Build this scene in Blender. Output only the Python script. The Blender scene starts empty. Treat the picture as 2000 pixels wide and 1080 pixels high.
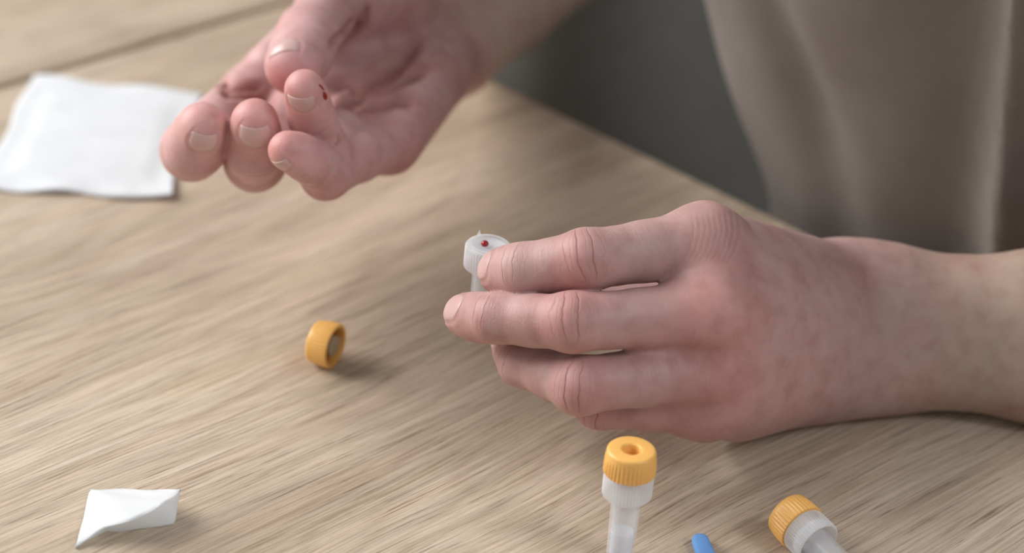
import bpy, bmesh, math, random
import numpy as np
from mathutils import Vector, Matrix

random.seed(4)
RNG = np.random.default_rng(7)
S = bpy.context.scene
COL = S.collection
TZ = 0.75                                    # table top height (m)

# ------------------------------------------------------------------ camera, world, lights, exposure
F_PX, PITCH, ROLL, CAM_H = 4500.0, math.radians(29.2), math.radians(4.5), 0.405
FWD = np.array([0, math.cos(PITCH), -math.sin(PITCH)])
_up = np.array([0, math.sin(PITCH), math.cos(PITCH)])
_rt = np.array([1.0, 0, 0])
RT = math.cos(ROLL) * _rt + math.sin(ROLL) * _up
UP = -math.sin(ROLL) * _rt + math.cos(ROLL) * _up
cam_d = bpy.data.cameras.new('camera')
cam = bpy.data.objects.new('camera', cam_d)
COL.objects.link(cam)
cam.matrix_world = Matrix(((RT[0], UP[0], -FWD[0], 0), (RT[1], UP[1], -FWD[1], 0),
                           (RT[2], UP[2], -FWD[2], TZ + CAM_H), (0, 0, 0, 1)))
cam_d.sensor_width = 36.0
cam_d.sensor_fit = 'HORIZONTAL'
cam_d.lens = F_PX / 2000 * 36
cam_d.clip_start = 0.02
cam_d.dof.use_dof = True
cam_d.dof.focus_distance = 0.698
cam_d.dof.aperture_fstop = 5.9
S.camera = cam

w = bpy.data.worlds.new('soft_daylight')
S.world = w
w.use_nodes = True
w.node_tree.nodes['Background'].inputs[0].default_value = (0.93, 0.97, 1.0, 1)
w.node_tree.nodes['Background'].inputs[1].default_value = 0.355


def area_light(name, loc, target, sx, sy, power, col):
    d = bpy.data.lights.new(name, 'AREA')
    d.shape = 'RECTANGLE'
    d.size, d.size_y, d.energy, d.color = sx, sy, power, col
    o = bpy.data.objects.new(name, d)
    COL.objects.link(o)
    o.location = loc
    o.rotation_euler = (Vector(target) - Vector(loc)).to_track_quat('-Z', 'Y').to_euler()
    return o


area_light('window_light_left', (-1.95, 1.15, 2.0), (0, .7, .75), 1.9, 1.5, 88, (1.0, .985, .965))
area_light('window_light_right', (1.55, -.15, 2.5), (0.1, .65, .75), .8, .8, 21, (.95, .98, 1.0))
S.view_settings.view_transform = 'Standard'
S.view_settings.look = 'None'
S.view_settings.exposure = 0.0
S.view_settings.gamma = 1.0
S.view_settings.use_curve_mapping = False


# ------------------------------------------------------------------ geometry helpers (millimetres over the table top)
CAMP = np.array([0, 0, CAM_H * 1000])


def ray(px, py):
    return FWD + (px - 1000) / F_PX * RT + (540 - py) / F_PX * UP


def U(px, py, d):
    """point at depth d (mm) seen at a pixel of the photograph"""
    return CAMP + ray(px, py) * d


def Uh(px, py, h=0.0):
    """point at height h (mm) over the table top"""
    r = ray(px, py)
    return CAMP + r * ((h - CAMP[2]) / r[2])


def cdir(x, y, z):
    """camera-frame direction (right, up, away) -> world"""
    return x * RT + y * UP + z * FWD


def to_m(p):
    p = np.asarray(p, float) / 1000
    p = p.copy()
    p[..., 2] += TZ
    return p


def nrm(v):
    v = np.asarray(v, float)
    return v / (np.linalg.norm(v) + 1e-12)


def mesh_obj(name, verts, faces, mat=None, parent=None, smooth=True, recalc=False):
    """verts are in metres, world space for loose things, parent space for children"""
    me = bpy.data.meshes.new(name)
    me.from_pydata([tuple(map(float, v)) for v in verts], [], [tuple(map(int, f)) for f in faces])
    if recalc:
        bm = bmesh.new()
        bm.from_mesh(me)
        bmesh.ops.recalc_face_normals(bm, faces=bm.faces)
        bm.to_mesh(me)
        bm.free()
    if smooth:
        me.polygons.foreach_set('use_smooth', [True] * len(me.polygons))
    if mat:
        me.materials.append(mat)
    o = bpy.data.objects.new(name, me)
    COL.objects.link(o)
    if parent:
        o.parent = parent
    return o


def empty(name, loc, rot=None):
    o = bpy.data.objects.new(name, None)
    COL.objects.link(o)
    o.empty_display_size = 0.02
    o.location = loc
    if rot is not None:
        o.rotation_euler = rot
    return o


def tag(o, label=None, cat=None, group=None, kind=None):
    if label: o['label'] = label
    if cat: o['category'] = cat
    if group: o['group'] = group
    if kind: o['kind'] = kind
    return o


def bm_obj(name, bm, mat=None, parent=None, smooth=False):
    me = bpy.data.meshes.new(name)
    bmesh.ops.recalc_face_normals(bm, faces=bm.faces)
    bm.to_mesh(me)
    bm.free()
    if smooth:
        me.polygons.foreach_set('use_smooth', [True] * len(me.polygons))
    if mat:
        me.materials.append(mat)
    o = bpy.data.objects.new(name, me)
    COL.objects.link(o)
    if parent:
        o.parent = parent
    return o


def box_bm(lo, hi, bevel=0.0, seg=2):
    bm = bmesh.new()
    bmesh.ops.create_cube(bm, size=1)
    lo, hi = Vector(lo), Vector(hi)
    for v in bm.verts:
        v.co = Vector([(lo[i] + hi[i]) / 2 + v.co[i] * (hi[i] - lo[i]) for i in range(3)])
    if bevel:
        bmesh.ops.bevel(bm, geom=bm.edges[:], offset=bevel, segments=seg, profile=.5, affect='EDGES')
    return bm


# ------------------------------------------------------------------ materials
def new_mat(name):
    m = bpy.data.materials.new(name)
    m.use_nodes = True
    nt = m.node_tree
    return m, nt, nt.nodes['Principled BSDF'], nt.nodes['Material Output']


def node(nt, typ, **kw):
    n = nt.nodes.new(typ)
    for k, v in kw.items():
        setattr(n, k, v)
    return n


def mixc(nt, a, b, fac, blend='MIX'):
    n = nt.nodes.new('ShaderNodeMix')
    n.data_type = 'RGBA'
    n.blend_type = blend
    for sock, val in ((n.inputs[0], fac), (n.inputs[6], a), (n.inputs[7], b)):
        if hasattr(val, 'links'):
            nt.links.new(val, sock)
        else:
            sock.default_value = val if not isinstance(val, tuple) or len(val) == 4 else (*val, 1)
    return n.outputs[2]


def ramp(nt, src, stops):
    n = nt.nodes.new('ShaderNodeValToRGB')
    el = n.color_ramp.elements
    while len(el) < len(stops):
        el.new(0.5)
    for e, (p, c) in zip(el, stops):
        e.position = p
        e.color = (*c, 1) if len(c) == 3 else c
    nt.links.new(src, n.inputs[0])
    return n.outputs[0]


def noise(nt, vec, scale, detail=4, rough=.55, dist=0.0):
    n = nt.nodes.new('ShaderNodeTexNoise')
    n.inputs['Scale'].default_value = scale
    n.inputs['Detail'].default_value = detail
    n.inputs['Roughness'].default_value = rough
    n.inputs['Distortion'].default_value = dist
    nt.links.new(vec, n.inputs['Vector'])
    return n.outputs['Fac']


def mapping(nt, src, scale=(1, 1, 1), loc=(0, 0, 0)):
    n = nt.nodes.new('ShaderNodeMapping')
    n.inputs['Scale'].default_value = scale
    n.inputs['Location'].default_value = loc
    nt.links.new(src, n.inputs['Vector'])
    return n.outputs[0]


def math_n(nt, op, a, b=0.0, c=None):
    n = nt.nodes.new('ShaderNodeMath')
    n.operation = op
    for i, v in enumerate((a, b, c)):
        if v is None:
            continue
        if hasattr(v, 'links'):
            nt.links.new(v, n.inputs[i])
        else:
            n.inputs[i].default_value = v
    return n.outputs[0]


def bump(nt, bsdf, height, strength, dist, normal=None):
    n = nt.nodes.new('ShaderNodeBump')
    n.inputs['Strength'].default_value = strength
    n.inputs['Distance'].default_value = dist
    nt.links.new(height, n.inputs['Height'])
    if normal is not None:
        nt.links.new(normal, n.inputs['Normal'])
    if bsdf is not None:
        nt.links.new(n.outputs[0], bsdf.inputs['Normal'])
    return n.outputs[0]


def coords(nt):
    return nt.nodes.new('ShaderNodeTexCoord').outputs['Object']


def wood_material():
    m, nt, b, out = new_mat('brushed_oak')
    co = coords(nt)
    warp = nt.nodes.new('ShaderNodeTexNoise')
    warp.inputs['Scale'].default_value = 7
    warp.inputs['Detail'].default_value = 2
    nt.links.new(mapping(nt, co, (.5, 1, 1)), warp.inputs['Vector'])
    vm = nt.nodes.new('ShaderNodeVectorMath')
    vm.operation = 'MULTIPLY_ADD'
    nt.links.new(warp.outputs['Color'], vm.inputs[0])
    vm.inputs[1].default_value = (0.0, .03, 0)
    nt.links.new(co, vm.inputs[2])
    cw = vm.outputs[0]
    broad = noise(nt, mapping(nt, cw, (1.6, 10, 1)), 3.0, 5, .6)
    hue = noise(nt, mapping(nt, cw, (2.2, 26, 1), (4, 2, 0)), 3.0, 3, .55)
    bands = noise(nt, mapping(nt, cw, (3.4, 75, 1)), 2.2, 6, .68)
    fine = noise(nt, mapping(nt, cw, (26, 1050, 1)), 1.0, 5, .75)
    pores = noise(nt, mapping(nt, cw, (36, 1250, 1), (3, 1, 0)), 1.0, 3, .6)
    arch = noise(nt, mapping(nt, cw, (2.6, 13, 1), (7, 5, 0)), 1.6, 1, .4)
    rings = math_n(nt, 'PINGPONG', math_n(nt, 'MULTIPLY', arch, 16.0), .5)
    c0 = ramp(nt, broad, [(.28, (.405, .316, .235)), (.52, (.525, .424, .325)), (.74, (.612, .508, .402))])
    c0 = mixc(nt, c0, ramp(nt, hue, [(.35, (1.03, .98, .95)), (.5, (1, 1, 1)), (.66, (1.0, 1.0, .92))]), .55, 'MULTIPLY')
    c0 = mixc(nt, c0, ramp(nt, rings, [(.0, (.86, .83, .80)), (.25, (1, 1, 1))]), .5, 'MULTIPLY')
    c1 = mixc(nt, c0, ramp(nt, bands, [(.34, (.74, .71, .68)), (.5, (1, 1, 1)), (.68, (1.10, 1.11, 1.12))]), .6, 'MULTIPLY')
    c2 = mixc(nt, c1, ramp(nt, fine, [(.34, (.60, .56, .52)), (.5, (1, 1, 1)), (.66, (1.30, 1.32, 1.34))]), .75, 'MULTIPLY')
    c3 = mixc(nt, c2, ramp(nt, pores, [(.33, (.42, .36, .31)), (.40, (1, 1, 1))]), .75, 'MULTIPLY')
    nt.links.new(c3, b.inputs['Base Color'])
    b.inputs['Roughness'].default_value = .52
    b.inputs['Specular IOR Level'].default_value = .35
    h = math_n(nt, 'ADD', fine, math_n(nt, 'MULTIPLY', pores, .7))
    bump(nt, b, h, .35, .0006)
    return m


KNUCKLE_LINES = ((-6.9, .35, .35), (-5.2, .2, .25), (-2.2, .9, .32), (-.3, .25, .25), (2.5, 1.0, .32), (4.4, .25, .25), (6.3, .5, .35))


def skin_material():
    m, nt, b, out = new_mat('skin')
    at = node(nt, 'ShaderNodeAttribute', attribute_name='skin_tone')
    co = coords(nt)
    mott = noise(nt, co, 150, 4, .6)
    mott2 = noise(nt, co, 45, 3, .6, .4)
    c = mixc(nt, at.outputs['Color'], ramp(nt, mott, [(.3, (.86, .78, .76)), (.5, (1, 1, 1)), (.72, (1.09, 1.08, 1.08))]), .75, 'MULTIPLY')
    c = mixc(nt, c, ramp(nt, mott2, [(.32, (.94, .80, .78)), (.55, (1, 1, 1)), (.72, (1.02, 1.07, 1.06))]), .8, 'MULTIPLY')
    nt.links.new(c, b.inputs['Base Color'])
    b.inputs['Roughness'].default_value = .5
    b.inputs['Specular IOR Level'].default_value = .38
    b.inputs['Subsurface Weight'].default_value = .22
    b.inputs['Subsurface Radius'].default_value = (1.0, .35, .2)
    b.inputs['Subsurface Scale'].default_value = .0035
    # fine skin relief: cells everywhere, cross lines on the fingers
    vor = nt.nodes.new('ShaderNodeTexVoronoi')
    vor.inputs['Scale'].default_value = 1700
    nt.links.new(co, vor.inputs['Vector'])
    cell = vor.outputs['Distance']
    fu = node(nt, 'ShaderNodeAttribute', attribute_name='finger_coord')
    lines = noise(nt, mapping(nt, fu.outputs['Vector'], (1.25, .16, .16)), 1.0, 3, .6, .3)
    wgt = node(nt, 'ShaderNodeAttribute', attribute_name='line_weight')
    lh = math_n(nt, 'MULTIPLY', lines, wgt.outputs['Fac'])
    kn = node(nt, 'ShaderNodeAttribute', attribute_name='knuckle')
    sep = node(nt, 'ShaderNodeSeparateXYZ')
    nt.links.new(kn.outputs['Vector'], sep.inputs[0])
    jit = noise(nt, mapping(nt, fu.outputs['Vector'], (.3, .2, .5)), 1.0, 1, .5)
    xx = math_n(nt, 'ADD', sep.outputs[0], math_n(nt, 'MULTIPLY', math_n(nt, 'SUBTRACT', jit, .5), 3.0))
    x01 = math_n(nt, 'ADD', math_n(nt, 'DIVIDE', xx, 16.0), .5)
    stops = []
    for c_, dp_, w_ in KNUCKLE_LINES:
        c_ = c_ / 16 + .5
        w_ = w_ / 16
        stops += [(c_ - w_, 1.0), (c_, 1 - dp_), (c_ + w_, 1.0)]
    prof = ramp(nt, x01, [(p_, (v_, v_, v_)) for p_, v_ in stops])
    inv = math_n(nt, 'MULTIPLY', math_n(nt, 'SUBTRACT', 1.0, prof), sep.outputs[2])
    c = mixc(nt, c, (.30, .115, .095, 1), math_n(nt, 'MULTIPLY', inv, .62))
    nt.links.new(c, b.inputs['Base Color'])
    kh = math_n(nt, 'SUBTRACT', 1.0, inv)
    n1 = bump(nt, None, cell, .14, .0003)
    n1 = bump(nt, None, kh, .6, .0006, n1)
    n2 = bump(nt, b, lh, .28, .0009, n1)
    return m


def simple(name, col, rough=.5, spec=.4, sss=0.0, bump_scale=None, bump_str=.2, bump_d=.0005):
    m, nt, b, out = new_mat(name)
    co = coords(nt)
    n = noise(nt, co, 60, 3)
    c = mixc(nt, (*col, 1), ramp(nt, n, [(.3, (.93, .93, .93)), (.7, (1.05, 1.05, 1.05))]), .7, 'MULTIPLY')
    nt.links.new(c, b.inputs['Base Color'])
    b.inputs['Roughness'].default_value = rough
    b.inputs['Specular IOR Level'].default_value = spec
    if sss:
        b.inputs['Subsurface Weight'].default_value = sss
        b.inputs['Subsurface Scale'].default_value = .002
    if bump_scale:
        bump(nt, b, noise(nt, co, bump_scale, 4, .6), bump_str, bump_d)
    return m


def translucent(name, col, alpha, rough=.3):
    m, nt, b, out = new_mat(name)
    b.inputs['Base Color'].default_value = (*col, 1)
    b.inputs['Roughness'].default_value = rough
    b.inputs['Specular IOR Level'].default_value = .45
    tr = node(nt, 'ShaderNodeBsdfTranslucent')
    tr.inputs[0].default_value = (*col, 1)
    tp = node(nt, 'ShaderNodeBsdfTransparent')
    tp.inputs[0].default_value = (.97, .975, .98, 1)
    m1 = node(nt, 'ShaderNodeMixShader')
    m1.inputs[0].default_value = .45
    nt.links.new(b.outputs[0], m1.inputs[1])
    nt.links.new(tr.outputs[0], m1.inputs[2])
    m2 = node(nt, 'ShaderNodeMixShader')
    m2.inputs[0].default_value = alpha
    nt.links.new(tp.outputs[0], m2.inputs[1])
    nt.links.new(m1.outputs[0], m2.inputs[2])
    nt.links.new(m2.outputs[0], out.inputs['Surface'])
    return m


M = {}
M['wood'] = wood_material()
M['skin'] = skin_material()
M['nail'] = simple('nail', (.60, .39, .365), .3, .5, .2)
M['blood'] = simple('blood', (.30, .004, .006), .16, .6)
M['orange'] = simple('orange_plastic', (.86, .47, .13), .34, .45, .0)
M['plastic'] = translucent('frosted_plastic', (.90, .91, .94), .27, .2)
M['collar'] = translucent('frosted_plastic_collar', (.95, .96, .98), .50, .24)
M['liquid'] = translucent('milky_liquid', (.88, .90, .92), .78, .2)
M['liner'] = simple('grey_liner', (.42, .33, .21), .5, .3)
M['blue'] = simple('blue_plastic', (.16, .36, .74), .4, .4, .08)
M['gauze'] = simple('white_gauze', (.73, .755, .785), .85, .1, 0, 900, .35, .0006)
M['tissue'] = translucent('white_tissue', (.93, .945, .96), .97, .9)
M['shirt'] = simple('taupe_jersey', (.24, .212, .196), .9, .1, 0, 700, .3, .0006)
M['trousers'] = simple('charcoal_cloth', (.12, .115, .105), .9, .1, 0, 600, .3, .0006)
M['chair'] = simple('grey_upholstery', (.225, .213, .192), .9, .1, 0, 500, .4, .0008)
M['wall'] = simple('painted_wall', (.62, .60, .57), .8, .2, 0, 200, .1, .001)
M['floor'] = simple('grey_floor', (.20, .18, .16), .6, .3, 0, 80, .1, .001)
M['dark_metal'] = simple('dark_metal', (.03, .03, .03), .4, .5)
M['white_paint'] = simple('white_paint', (.75, .75, .74), .4, .4)
_m, _nt, _b, _o = new_mat('window_glass')
_b.inputs['Transmission Weight'].default_value = 1
_b.inputs['Roughness'].default_value = .0
_b.inputs['IOR'].default_value = 1.02
M['glass'] = _m

#@ROOM
# ------------------------------------------------------------------ room: floor and two far walls with a window each
struct = lambda o: tag(o, kind='structure')
struct(bm_obj('floor', box_bm((-2.4, -1.6, -.06), (2.4, 3.0, 0)), M['floor']))
struct(bm_obj('wall_back', box_bm((-2.4, 3.0, 0), (2.4, 3.12, 2.6)), M['wall']))


def window_wall(side, x0, x1, y0, y1, z0, z1, n):
    bm = bmesh.new()
    for lo, hi in (((x0, -1.6, 0), (x1, 3.0, z0)), ((x0, -1.6, z1), (x1, 3.0, 2.6)),
                   ((x0, -1.6, z0), (x1, y0, z1)), ((x0, y1, z0), (x1, 3.0, z1))):
        b2 = box_bm(lo, hi)
        me = bpy.data.meshes.new('t')
        b2.to_mesh(me)
        b2.free()
        bm.from_mesh(me)
        bpy.data.meshes.remove(me)
    struct(bm_obj('wall_' + side, bm, M['wall']))
    xm = (x0 + x1) / 2
    wn = struct(empty('window_%d' % n, (xm, (y0 + y1) / 2, z0)))
    cy, h = (y1 - y0) / 2, z1 - z0
    for lo, hi in (((-.04, -cy, 0), (.04, cy, .06)), ((-.04, -cy, h - .06), (.04, cy, h)),
                   ((-.04, -cy, .06), (.04, -cy + .06, h - .06)), ((-.04, cy - .06, .06), (.04, cy, h - .06)),
                   ((-.03, -.025, .06), (.03, .025, h - .06))):
        bm_obj('frame', box_bm(lo, hi, .005), M['white_paint'], wn)
    for a, c in ((-cy + .06, -.025), (.025, cy - .06)):
        bm_obj('pane', box_bm((-.003, a, .06), (.003, c, h - .06)), M['glass'], wn)


window_wall('left', -2.4, -2.28, .5, 2.2, 1.0, 2.3, 1)
window_wall('right', 2.28, 2.4, -.6, 1.0, 1.2, 2.4, 2)

#@TABLE
# ------------------------------------------------------------------ table: boards run along local x, the visible end is at x = XE
E1, E2 = Uh(970, 160), Uh(1650, 490)
ED = nrm(E2 - E1)                              # along the table end, towards the viewer's right
GR = np.array([-ED[1], ED[0], 0.0])            # grain direction, pointing off the end of the table
YAW = math.atan2(GR[1], GR[0])
R_T = np.array([[math.cos(YAW), math.sin(YAW), 0], [-math.sin(YAW), math.cos(YAW), 0], [0, 0, 1]])


def tl(p):
    return R_T @ np.asarray(p, float)


XE = tl(E1)[0] / 1000
YS = tl(Uh(230, 100))[1] / 1000                # the seam between two boards
table = empty('dining_table', (0, 0, 0), (0, 0, YAW))
tag(table, 'pale brushed oak dining table with a seam between two wide boards', 'table')
X0 = XE - 1.75


def board(y0, y1):
    o = bm_obj('board', box_bm((X0, y0, TZ - .028), (XE, y1, TZ), .0022, 3), M['wood'], table)
    return o


board(YS - .82, YS - .0016)
board(YS + .0016, YS + .52)
bm_obj('seam_strip', box_bm((X0 + .01, YS - .006, TZ - .027), (XE - .01, YS + .006, TZ - .0035)), M['dark_metal'], table)
for yy in (YS - .74, YS + .42):
    bm_obj('apron', box_bm((X0 + .10, yy, TZ - .10), (XE - .10, yy + .022, TZ - .028), .002), M['wood'], table)
for xx in (X0 + .06, XE - .12):
    for yy in (YS - .78, YS + .42):
        bm = box_bm((xx, yy, 0), (xx + .06, yy + .06, TZ - .028), .004)
        bm_obj('leg', bm, M['wood'], table)

#@SDF
# ------------------------------------------------------------------ implicit modelling of flesh and cloth (all in mm)
def round_cone(p, a, b, r1, r2):
    """distance to a tapered capsule"""
    a, b = np.asarray(a, float), np.asarray(b, float)
    ba = b - a
    pa = p - a
    t = np.clip((pa @ ba) / max(ba @ ba, 1e-9), 0, 1)
    x, y, z = pa[..., 0] - t * ba[0], pa[..., 1] - t * ba[1], pa[..., 2] - t * ba[2]
    return np.sqrt(x * x + y * y + z * z) - (r1 + (r2 - r1) * t)


def smin(a, b, k):
    h = np.maximum(k - np.abs(a - b), 0) / k
    return np.minimum(a, b) - h * h * k * .25


class Chain:
    """cones melted together with one blending radius"""
    def __init__(self, cones, k=3.0, base=None, base_k=7.0, reach=26.0, tip_k=.6):
        self.cones, self.k, self.base, self.base_k, self.reach, self.tip_k = cones, k, base, base_k, reach, tip_k

    def bounds(self):
        lo = np.min([np.minimum(a - max(r, q), b - max(r, q)) for a, b, r, q in self.cones], axis=0)
        hi = np.max([np.maximum(a + max(r, q), b + max(r, q)) for a, b, r, q in self.cones], axis=0)
        return lo, hi

    def dist(self, p):
        d = None
        for a, b, r, q in self.cones:
            e = round_cone(p, a, b, r, q)
            d = e if d is None else smin(d, e, self.k)
        return d

    def blend(self, p):
        if self.base is None:
            return self.base_k
        t = np.clip(1 - np.linalg.norm(p - self.base, axis=-1) / self.reach, 0, 1)
        return self.tip_k + (self.base_k - self.tip_k) * t


def sdf(chains, p):
    d = chains[0].dist(p)
    for c in chains[1:]:
        d = smin(d, c.dist(p), c.blend(p))
    return d


def grid_field(chains, lo, hi, h):
    n = np.ceil((hi - lo) / h).astype(int) + 1
    f = np.full(n, 1e3, np.float64)
    ax = [lo[i] + h * np.arange(n[i]) for i in range(3)]
    for ci, c in enumerate(chains):
        l, u = c.bounds()
        mg = (14.5 if h < 2 else 40) if len(chains) > 1 else 5.0
        i0 = np.clip(np.floor((l - mg - lo) / h).astype(int), 0, n)
        i1 = np.clip(np.ceil((u + mg - lo) / h).astype(int) + 1, 0, n)
        sl = tuple(slice(a, b) for a, b in zip(i0, i1))
        if any(b <= a for a, b in zip(i0, i1)):
            continue
        # slabs keep the temporaries small
        for s in range(i0[0], i1[0], 24):
            e = min(s + 24, i1[0])
            P = np.stack(np.meshgrid(ax[0][s:e], ax[1][sl[1]], ax[2][sl[2]], indexing='ij'), -1)
            d = c.dist(P)
            g = f[s:e, sl[1], sl[2]]
            f[s:e, sl[1], sl[2]] = d if ci == 0 else smin(g, d, c.blend(P))
    return f


def surface_nets(f, lo, h):
    nx, ny, nz = f.shape
    s = f < 0
    c = [s[i:nx - 1 + i, j:ny - 1 + j, k:nz - 1 + k] for i in (0, 1) for j in (0, 1) for k in (0, 1)]
    cnt = sum(x.astype(np.int8) for x in c)
    act = (cnt > 0) & (cnt < 8)
    idx = np.argwhere(act)
    vid = np.full(act.shape, -1, np.int64)
    vid[act] = np.arange(len(idx))
    acc = np.zeros((len(idx), 3))
    num = np.zeros(len(idx))
    cor = [(i, j, k) for i in (0, 1) for j in (0, 1) for k in (0, 1)]
    val = {q: f[idx[:, 0] + q[0], idx[:, 1] + q[1], idx[:, 2] + q[2]] for q in cor}
    for q in cor:
        for d in range(3):
            if q[d] == 0:
                r = list(q)
                r[d] = 1
                a, b = val[q], val[tuple(r)]
                m = (a < 0) != (b < 0)
                t = np.where(m, a / np.where(m, a - b, 1), 0)
                pt = np.tile(np.array(q, float), (len(idx), 1))
                pt[:, d] += t
                acc[m] += pt[m]
                num[m] += 1
    V = lo + h * (idx + acc / num[:, None])
    quads = []
    for d in range(3):
        a = [slice(None)] * 3
        b = [slice(None)] * 3
        a[d] = slice(0, -1)
        b[d] = slice(1, None)
        sa, sb = s[tuple(a)], s[tuple(b)]
        for flip in (0, 1):
            m = (sa & ~sb) if not flip else (~sa & sb)
            e = np.argwhere(m)
            o1, o2 = (d + 1) % 3, (d + 2) % 3
            e = e[(e[:, o1] > 0) & (e[:, o2] > 0) & (e[:, o1] < f.shape[o1] - 1) & (e[:, o2] < f.shape[o2] - 1)]
            if not len(e):
                continue
            def at(u, v):
                x = e.copy()
                x[:, o1] -= u
                x[:, o2] -= v
                return vid[x[:, 0], x[:, 1], x[:, 2]]
            q = np.stack([at(1, 1), at(0, 1), at(0, 0), at(1, 0)], -1)
            quads.append(q if not flip else q[:, ::-1])
    return V, np.concatenate(quads)


def smooth_mesh(V, Q, it, lam=.5):
    n = len(V)
    e = np.concatenate([Q[:, [0, 1]], Q[:, [1, 2]], Q[:, [2, 3]], Q[:, [3, 0]]])
    i = np.concatenate([e[:, 0], e[:, 1]])
    j = np.concatenate([e[:, 1], e[:, 0]])
    deg = np.bincount(i, minlength=n)[:, None]
    for k in range(it):
        avg = np.stack([np.bincount(i, V[j, a], minlength=n) for a in range(3)], -1) / np.maximum(deg, 1)
        V = V + (lam if k % 2 == 0 else -lam * .98) * (avg - V)
    return V


def normals(V, Q):
    n = np.cross(V[Q[:, 2]] - V[Q[:, 0]], V[Q[:, 3]] - V[Q[:, 1]])
    N = np.zeros_like(V)
    for k in range(4):
        for a in range(3):
            N[:, a] += np.bincount(Q[:, k], n[:, a], minlength=len(V))
    return N / (np.linalg.norm(N, axis=1)[:, None] + 1e-12)


def build_surface(chains, h, lo=None, hi=None, it=4):
    bl = [c.bounds() for c in chains]
    L = np.min([b[0] for b in bl], axis=0) - 3 * h
    H = np.max([b[1] for b in bl], axis=0) + 3 * h
    if lo is not None: L = np.maximum(L, lo)
    if hi is not None: H = np.minimum(H, hi)
    f = grid_field(chains, L, H, h)
    V, Q = surface_nets(f, L, h)
    return smooth_mesh(V, Q, it), Q


def vnoise(p, s, seed=0):
    """cheap smooth noise from a few sines"""
    r = np.random.default_rng(seed)
    out = np.zeros(len(p))
    for k in range(7):
        d = r.normal(size=3)
        d /= np.linalg.norm(d)
        out += np.sin(p @ d * s * r.uniform(.6, 1.7) + r.uniform(0, 6.28))
    return out / 7


#@HANDS
class Finger:
    """joints: knuckle, middle joint, end joint, tip; dorsal: where the back of the finger looks"""
    def __init__(self, pts, rad, dorsal, base_k=9, reach=24, nail=(.42, .97, 50), pad=.9):
        self.P = [np.asarray(p, float) for p in pts]
        self.r = rad
        self.dor = dorsal
        P, r = self.P, rad
        self.axes, self.dorsals = [], []
        for i in range(len(P) - 1):
            a = nrm(P[i + 1] - P[i])
            self.axes.append(a)
            self.dorsals.append(nrm(dorsal - (dorsal @ a) * a))
        cones = []
        for i in range(len(P) - 1):
            a, b = P[i], P[i + 1]
            last = i == len(P) - 2
            n = self.dorsals[i]
            if last:
                L = np.linalg.norm(b - a)
                tip = b - self.axes[i] * r[i + 1]
                mid = a + (tip - a) * .55 - n * r[i + 1] * .10
                cones += [(a, mid, r[i], r[i + 1] * 1.02), (mid, tip, r[i + 1] * 1.02, r[i + 1] * .93)]
                cones.append((a + (tip - a) * .35 - n * pad, tip - n * pad, r[i + 1] * .92, r[i + 1] * .86))
            else:
                m = (a + b) / 2 - n * (.06 * r[i])
                rm = (r[i] + r[i + 1]) / 2 * (.87 if i == 0 and r[0] > 10 else .92)
                cones += [(a, m, r[i], rm), (m, b, rm, r[i + 1])]
                cones.append((a + (b - a) * .3 - n * r[i + 1] * .22, a + (b - a) * .72 - n * r[i + 1] * .22, rm * .84, rm * .84))
        self.chain = Chain(cones, 3.0, P[0], base_k, reach)
        self.nail = nail

    def frame(self, i):
        a, n = self.axes[i], self.dorsals[i]
        return a, n, np.cross(a, n)

    def joint_frame(self, j):
        i = min(max(j, 0), len(self.axes) - 1)
        a = nrm(self.axes[max(j - 1, 0)] + self.axes[i])
        d = self.dorsals[max(j - 1, 0)] + self.dorsals[i]
        n = nrm(d - (d @ a) * a)
        return a, n, np.cross(a, n)


def U3(*t):
    return [U(*x) for x in t]


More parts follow.
